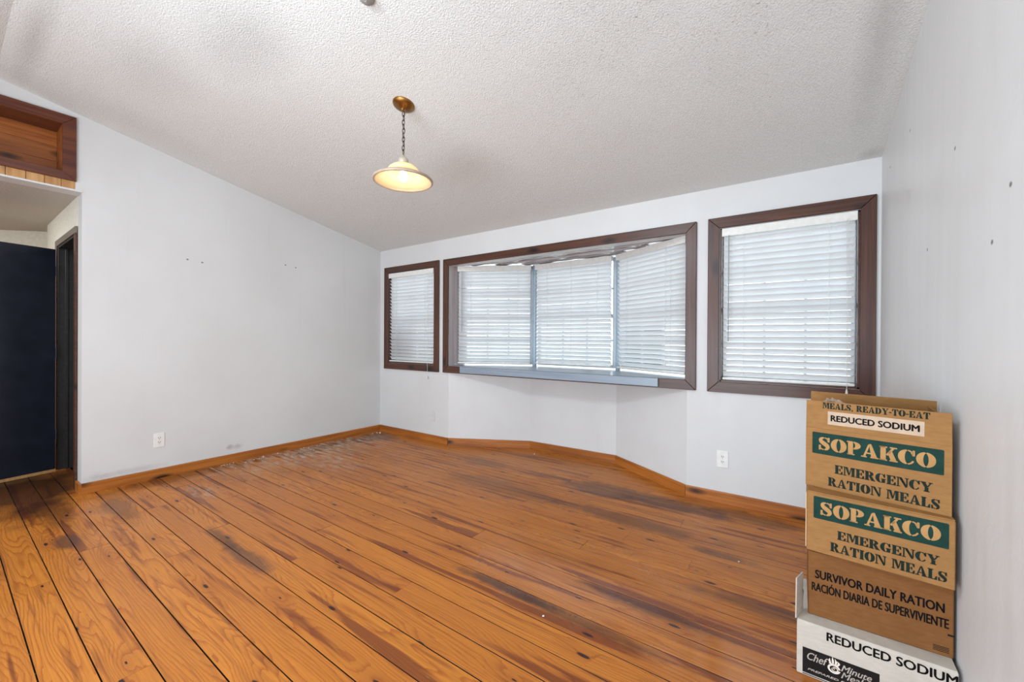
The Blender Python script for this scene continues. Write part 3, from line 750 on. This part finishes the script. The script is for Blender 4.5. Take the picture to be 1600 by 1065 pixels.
GLY = {
 'O': (1.0, arc(.5, .5, .49, .51, .17, .45, 98, 262)+arc(.5, .5, .49, .51, .17, .45, -82, 82)),
 'C': (.92, arc(.49, .5, .49, .51, .17, .45, 98, 262)+arc(.49, .5, .40, .51, .34, .44, 35, 82, 6)+arc(.49, .5, .40, .51, .34, .44, -82, -30, 6)+[[(.78, .62), (.87, .62), (.87, 1), (.80, 1)], [(.70, .80), (.82, .62), (.82, .92), (.76, .90)]]),
 'G': (.98, arc(.49, .5, .49, .51, .17, .45, 98, 262)+arc(.49, .5, .40, .51, .34, .44, 35, 82, 6)+arc(.49, .5, .30, .51, .24, .44, -82, -50, 4)+rc(.60, .03, .86, .46)+rc(.54, .40, .94, .46)+[[(.78, .62), (.87, .62), (.87, 1), (.80, 1)], [(.70, .80), (.82, .62), (.82, .92), (.76, .90)]]),
 'S': (.80, fat([(.68, .74, .05), (.60, .90, .06), (.45, .965, .07)])+fat([(.36, .965, .07), (.20, .90, .14), (.15, .76, .2), (.24, .62, .26), (.40, .50, .29), (.56, .38, .27), (.63, .25, .21), (.56, .10, .14), (.43, .035, .07)])+fat([(.34, .035, .07), (.18, .09, .06), (.09, .24, .05)])+[[(.64, .66), (.73, .66), (.73, 1), (.66, 1)], [(.05, .0), (.12, 0), (.14, .36), (.05, .36)]]),
 'P': (.84, stem(.08)+rc(0, 0, .44, .07)+arc(.40, .72, .42, .28, .14, .21, -86, 86)),
 'R': (.98, stem(.08)+rc(0, 0, .44, .07)+arc(.40, .74, .40, .26, .14, .19, -86, 86)+[[(.40, .50), (.64, .50), (.90, .05), (.64, .0)]]+rc(.62, 0, .98, .07)),
 'A': (1.02, [[(.12, .05), (.20, .05), (.46, .86), (.44, .98)], [(.49, 1), (.56, 1), (.92, .05), (.62, .05)]]+rc(0, 0, .30, .07)+rc(.56, 0, 1.0, .07)+rc(.28, .28, .56, .35)),
 'K': (1.02, stem(.08)+rc(0, 0, .42, .07)+rc(0, .93, .42, 1)+[[(.40, .44), (.47, .38), (.84, .93), (.76, .95)], [(.50, .58), (.66, .78), (.96, .05), (.68, .05)]]+rc(.62, .93, .98, 1)+rc(.60, 0, 1.02, .07)),
 'E': (.84, stem(.08)+rc(.38, .93, .78, 1)+rc(.38, 0, .80, .07)+rc(.38, .465, .56, .535)+[[(.70, .70), (.78, .66), (.78, .96), (.60, .95)], [(.60, .04), (.80, .03), (.80, .34), (.72, .30)], [(.53, .35), (.58, .35), (.58, .66), (.53, .66)]]),
 'M': (1.22, [[(.10, 0), (.17, 0), (.17, .95), (.10, .95)]]+rc(0, 0, .28, .07)+rc(0, .93, .3, 1)+[[(.20, 1), (.42, 1), (.62, .28), (.56, .06)], [(.60, .14), (.65, .20), (.86, 1), (.80, 1)]]+stem2(.88, .24, .06)),
 'N': (1.06, [[(.10, 0), (.17, 0), (.17, .93), (.10, .93)]]+rc(0, 0, .28, .07)+rc(0, .93, .24, 1)+[[(.20, 1), (.42, 1), (.88, .0), (.80, 0)], [(.30, .86), (.42, 1), (.93, .10), (.88, 0)]]+[[(.88, .14), (.95, .14), (.95, .96), (.88, .96)]]+rc(.76, .93, 1.05, 1)),
 'T': (.90, stem2(.32, .26, .08)+rc(.02, .93, .28, 1)+rc(.62, .93, .88, 1)+[[(.0, .66), (.06, .68), (.20, .95), (.02, .99)], [(.84, .68), (.90, .66), (.88, .99), (.70, .95)]]),
 'I': (.46, stem2(.10, .26, .09)),
 'L': (.80, stem(.08)+rc(0, .93, .44, 1)+rc(.38, 0, .76, .07)+[[(.56, .04), (.76, .03), (.77, .38), (.70, .34)]]),
 'Y': (.98, [[(.06, .96), (.34, .96), (.60, .50), (.36, .42)], [(.58, .58), (.62, .52), (.88, .96), (.80, .96)]]+rc(0, .93, .42, 1)+rc(.68, .93, .98, 1)+rc(.36, 0, .62, .44)+rc(.26, 0, .72, .07)),
 'D': (.98, stem(.08)+arc(.40, .5, .52, .5, .22, .43, -86, 86)),
 ',': (.3, [[(.06, .16), (.24, .16), (.24, .04), (.06, .0)], [(.16, .05), (.24, .05), (.12, -.14), (.07, -.12)]]),
 '-': (.42, rc(.04, .36, .38, .50)), ' ': (.42, [])}
def stencil(txt, x0, x1, z0, z1, y, mat, parent, sp=.06):
    """stencil lettering filling the rectangle x0..x1, z0..z1 on the face at local y"""
    tot = sum(GLY[c][0] for c in txt)+sp*(len(txt)-1); sx = (x1-x0)/tot; sz = z1-z0
    bm = NB(); x = 0
    for c in txt:
        w_, polys = GLY[c]
        for P in polys:
            for q, (dx, dz) in enumerate(((0, 0), (.03, 0), (-.03, 0), (0, .012), (0, -.012))):
                try: bm.faces.new([bm.verts.new((x0+(x+p[0]+dx)*sx, y-q*.00001, z0+(p[1]+dz)*sz)) for p in P])
                except ValueError: pass
        x += w_+sp
    me = bpy.data.meshes.new('lettering'); bm.normal_update()
    for f in bm.faces:
        if f.normal.y > 0: f.normal_flip()
    bm.to_mesh(me); bm.free(); me.materials.append(mat)
    return link('lettering', me, parent)
def sans(txt, x0, x1, z0, z1, y, mat, parent, bold=.0, shear=0, name='lettering'):
    cu = bpy.data.curves.new('t', 'FONT'); cu.body = txt; cu.offset = 0; cu.shear = shear; cu.resolution_u = 3
    ob = bpy.data.objects.new('t', cu); C.objects.link(ob)
    bpy.context.view_layer.update()
    me = bpy.data.meshes.new_from_object(ob.evaluated_get(bpy.context.evaluated_depsgraph_get()))
    bpy.data.objects.remove(ob); bpy.data.curves.remove(cu)
    xs = [v.co.x for v in me.vertices]; ys = [v.co.y for v in me.vertices]
    a0, a1, b0, b1 = min(xs), max(xs), min(ys), max(ys)
    for v in me.vertices:
        v.co = Vector((x0+(v.co.x-a0)/(a1-a0)*(x1-x0), y, z0+(v.co.y-b0)/(b1-b0)*(z1-z0)))
    if bold:
        bm = NB(); bm.from_mesh(me)
        for dx, dz in ((bold*.1, 0), (-bold*.1, 0), (0, bold*.07), (0, -bold*.07)):
            b2 = me.copy()
            for v in b2.vertices: v.co += Vector((dx, -.00005, dz))
            bm.from_mesh(b2); bpy.data.meshes.remove(b2)
        bm.to_mesh(me); bm.free()
    me.materials.clear(); me.materials.append(mat); me.name = name
    return link(name, me, parent)
def rect_panel(name, x0, x1, z0, z1, y, mat, parent, r=.004):
    bm = NB(); pts = []
    for (cx, c_z, a0) in ((x1-r, z1-r, 0), (x0+r, z1-r, 90), (x0+r, z0+r, 180), (x1-r, z0+r, 270)):
        for i in range(5):
            a = math.radians(a0+90*i/4); pts.append((cx+r*math.cos(a), c_z+r*math.sin(a)))
    prism(bm, pts, 1, y, y+.0004); return bm_obj(name, bm, mat, parent)

# ------------------------------------------------------------------ boxes
def closed_body(w_, d_, h_, mat, parent, t_=.003):
    bm = NB(); box(bm, 0, w_, 0, d_, 0, h_-.004, None, .003); o = bm_obj('carton_body', bm, mat, parent)
    for (x0, x1) in ((.001, w_-.001),):
        for (y0, y1) in ((.001, d_/2-.001), (d_/2+.001, d_-.001)):
            bm = NB(); box(bm, x0, x1, y0, y1, h_-.004, h_, None, .001); bm_obj('top_flap', bm, mat, parent)
    return o
def flap(parent, w_, h_, mat, loc, rot, notch=0):
    bm = NB(); prism(bm, [(0, 0), (w_, 0), (w_-notch, h_), (notch, h_)], 1, -.002, .002)
    bmesh.ops.bevel(bm, geom=bm.edges[:], offset=.0008, segments=1, affect='EDGES')
    o = bm_obj('open_flap', bm, mat, parent); o.location = loc; o.rotation_euler = rot; return o
DEG = PI/180
# white carton, bottom of the stack
hw = .2005
wx = tag(empty('ration_carton', (.006, 1.864, 0), -1.2*DEG), 'white carton on the floor, bottom of the stack, with a black printed logo panel', 'box', 'stacked ration cartons')
W0_, D0_ = .418, .335
bm = NB(); box(bm, 0, W0_, 0, D0_, 0, hw-.004, None, .003); bm_obj('carton_body', bm, M_CARDW, wx)
bm = NB(); box(bm, .002, W0_-.002, .002, D0_/2, hw-.004, hw, None, .001); bm_obj('top_flap', bm, M_CARDW, wx)
bm = NB(); box(bm, .002, W0_-.002, D0_/2+.002, D0_-.002, hw-.004, hw, None, .001); bm_obj('top_flap', bm, M_CARDW, wx)
f1 = flap(wx, .075, .150, M_CARDW, (-.004, .004, hw-.002), (0, 0, 74*DEG), .004)
sans('REDUCED SODIUM', .089, .426*.975, .157, .187, -.0010, M_INK, wx, .012)
rect_panel('logo_panel', .018, .232, .012, .1045, -.0006, M_INK, wx, .001)
sans('Chef', .032, .093, .064, .092, -.0012, M_CREAM, wx, .004, .35)
sans('Minute', .130, .212, .067, .090, -.0012, M_CREAM, wx, .004, .35)
sans('Meals', .130, .200, .042, .065, -.0012, M_CREAM, wx, .004, .35)
sans('PREPARED FOR LIFE', .034, .205, .026, .033, -.0012, M_CREAM, wx, .004, .25)
rect_panel('print_line', .018, .4, .0055, .0085, -.0006, M_INK, wx, .001)
bm = NB()
for P in arc(.110, .064, .0185, .0165, .0125, .0105, 10, 350, 22)+arc(.112, .063, .010, .0085, .007, .0055, -170, 120, 14)+rc(.0955, .078, .1225, .0815)+fat([(.112, .063, .003), (.107, .066, .002), (.103, .064, .001)]):
    bm.faces.new([bm.verts.new((p[0], -.0012, p[1])) for p in P])
for (x, h_, k_) in ((.100, .017, -.2), (.107, .024, -.05), (.114, .020, .1), (.120, .014, .25)):
    for P in fat([(x, .081, .005), (x+.003*k_*5, .081+h_*.5, .0058), (x-.002, .081+h_, .0006)]): bm.faces.new([bm.verts.new((p[0], -.0012, p[1])) for p in P])
bm_obj('flame_hat_emblem', bm, M_CREAM, wx)
bm = NB()
for P in stroke([(0, .02), (.012, .0)], .003)+stroke([(.012, .016), (.004, -.016)], .003): bm.faces.new([bm.verts.new((.0028, p[0], p[1])) for p in P])
o = bm_obj('pen_mark', bm, M_INK, f1); o.rotation_euler = (0, 0, -PI/2); o.location = (.045, -.0054, .075)

# brown carton with the bilingual print
cx = tag(empty('ration_carton', (.040, 1.923, hw+.0005), -.2*DEG), 'brown carton printed SURVIVOR DAILY RATION, resting on the white carton', 'box', 'stacked ration cartons')
closed_body(.387, .27, .2465, M_CARD2, cx)
sans('SURVIVOR DAILY RATION', .022, .364, .144, .175, -.0008, M_INK, cx, .012)
sans('RACIÓN DIARIA DE SUPERVIVIENTE', .012, .374, .095, .134, -.0008, M_INK, cx, .010)
rect_panel('print_mark', .372, .3865, .072, .078, -.0006, M_INK, cx, .0005)
for i in range(4): rect_panel('print_line', .338, .376, .014+i*.005, .0162+i*.005, -.0006, M_INK, cx, .0004)

# middle SOPAKCO carton
zb = hw+.0005+.2465+.0005
bx = tag(empty('ration_carton', (.034, 1.914, zb), -6.8*DEG), 'tan carton with green SOPAKCO band, closed, second from the top of the stack', 'box', 'stacked ration cartons')
closed_body(.386, .27, .2255, M_CARD, bx)
def sopakco(parent, w_, zo, zt, z1a, z1b, z2a, z2b):
    rect_panel('green_band', .021, w_-.018, zo, zt, -.0006, M_GREEN, parent)
    h_ = zt-zo; stencil('SOPAKCO', .041, w_-.037, zo+h_*.21, zo+h_*.80, -.0011, M_LETT, parent)
    stencil('EMERGENCY', .092, .350, z1a, z1b, -.0008, M_INKG, parent)
    stencil('RATION MEALS', .072, .368, z2a, z2b, -.0008, M_INKG, parent)
sopakco(bx, .389, .128, .210, .068, .099, .020, .052)
# sprung side edge of a seam on its left
bm = NB(); box(bm, -.004, -.001, .004, .02, .01, .215, None, .0008); bm_obj('side_seam', bm, M_CARDE, bx)

# top carton, open
za = zb+.2255+.0005
ax = tag(empty('ration_carton', (.031, 1.990, za), -14*DEG), 'topmost tan carton of the stack, flaps open, with REDUCED SODIUM label', 'box', 'stacked ration cartons')
w_, d_, h_ = .394, .255, .2285
bm = NB(); t_ = .004
box(bm, 0, w_, 0, t_, 0, h_); box(bm, 0, w_, d_-t_, d_, 0, h_); box(bm, 0, t_, t_, d_-t_, 0, h_); box(bm, w_-t_, w_, t_, d_-t_, 0, h_); box(bm, t_, w_-t_, t_, d_-t_, 0, t_)
bm_obj('carton_body', bm, M_CARD, ax)
ff = flap(ax, w_, .106, M_CARD, (0, .002, h_), (-1.5*DEG*0, 0, 0), .001)
bk = flap(ax, w_-.006, .118, M_CARD, (.003, d_-.004, h_), (2*DEG, 0, 0), .001)
flap(ax, d_-.02, .100, M_CARD, (w_-.006, .010, h_), (-10*DEG, 0, 102*DEG), .012)
flap(ax, d_-.02, .095, M_CARD, (.004, .008, h_), (38*DEG, 0, 102*DEG), .006)
sopakco(ax, .394, .130, .213, .066, .098, .015, .047)
def on_flap(o): o.location = (0, -.002, 0); return o
on_flap(stencil('MEALS, READY-TO-EAT', .053, .343, .080, .102, -.0006, M_INKG, ff))
on_flap(rect_panel('paper_label', .069, .330, .020, .070, -.0006, M_LAB, ff, .001))
on_flap(sans('REDUCED SODIUM', .079, .318, .034, .056, -.0011, M_INK, ff, .012))
# crumpled wrapper peeking out of the open carton
bm = NB(); bmesh.ops.create_icosphere(bm, subdivisions=3, radius=1)
rr = random.Random(5)
for v in bm.verts:
    k = 1+.28*math.sin(v.co.x*7+v.co.y*5)+.18*math.sin(v.co.z*11+v.co.x*3)+rr.uniform(-.05, .05); v.co = Vector((v.co.x*.045*k, v.co.y*.035*k, v.co.z*.045*k))
o = tag(bm_obj('crumpled_wrapper', bm, M_PLAS), 'crumpled brown wrapper peeking out of the open topmost carton', 'wrapper')
o.location = (.125, 2.07, za+.288); o.data.materials[0] = M_PLAS
# packing it rests on, inside the carton
bm = NB(); box(bm, .008, w_-.008, .008, d_-.008, .0045, .215, None, .004); bm_obj('inner_packing', bm, M_CARD2, ax)

def rack(root, k, names):
    """the carton has racked out of square: its sides lean off the right angle"""
    for ch in root.children:
        if ch.name.split('.')[0] in names:
            for v in ch.data.vertices: v.co.x += k*v.co.y
rack(bx, -.11, ('carton_body', 'top_flap')); rack(ax, -.215, ('carton_body', 'inner_packing')); bk.location.x -= .215*(d_-.004) - .010

# ------------------------------------------------------------------ bits on the floor
def crumb(x, y, s, label, flat=.6, seed=0, grp=None):
    rr = random.Random(seed); bm = NB(); bmesh.ops.create_icosphere(bm, subdivisions=1, radius=s)
    for v in bm.verts: v.co = Vector((v.co.x*rr.uniform(.6, 1.3), v.co.y*rr.uniform(.6, 1.3), v.co.z*flat*rr.uniform(.7, 1.1)))
    o = tag(bm_obj('plaster_crumb', bm, M_DEBRIS), label, 'debris', grp); zmin = min(v.co.z for v in o.data.vertices); o.location = (x, y, -zmin+.0002); return o
crumb(-.923, 1.573, .006, 'pale crumb alone on the floorboards in the foreground, left of the boxes', seed=1)
crumb(-.26, 2.60, .006, 'pale crumb on the boards between the right outlet and the boxes', seed=2)
crumb(-2.32, 3.74, .010, 'pale crumb in front of the bay baseboard', seed=3)
for i, (x, y) in enumerate(((-4.52, 3.36), (-4.50, 3.39), (-4.47, 3.37), (-4.53, 3.30))):
    crumb(x, y, .011, 'white plaster crumbs lying in the far left corner by the baseboard', seed=10+i, grp='plaster crumbs in the far left corner')
rr = random.Random(9)
for i in range(26):
    crumb(XL+.04+abs(rr.gauss(0, .09)), rr.uniform(1.6, 3.0), rr.uniform(.004, .008), 'white plaster crumbs scattered along the left baseboard', seed=30+i, grp='plaster crumbs along the left baseboard')

# ------------------------------------------------------------------ outdoors
b = NB(); box(b, -30, 30, YB+T+.01, 60, -.45, -.35); struct(bm_obj('ground', b, M_GROUND))
ac = tag(empty('outdoor_unit', (-4.98, YB+.25, -.35)), 'dark boxy unit outdoors, seen through the slats of the small left window', 'unit')
bm = NB(); box(bm, 0, .95, 0, .45, 0, 1.76, None, .02); bm_obj('housing', bm, M_AC, ac)
for i in range(12):
    bm = NB(); box(bm, .06, .89, -.012, -.001, .3+i*.1, .36+i*.1, None, .003); bm_obj('louvre', bm, M_AC, ac)
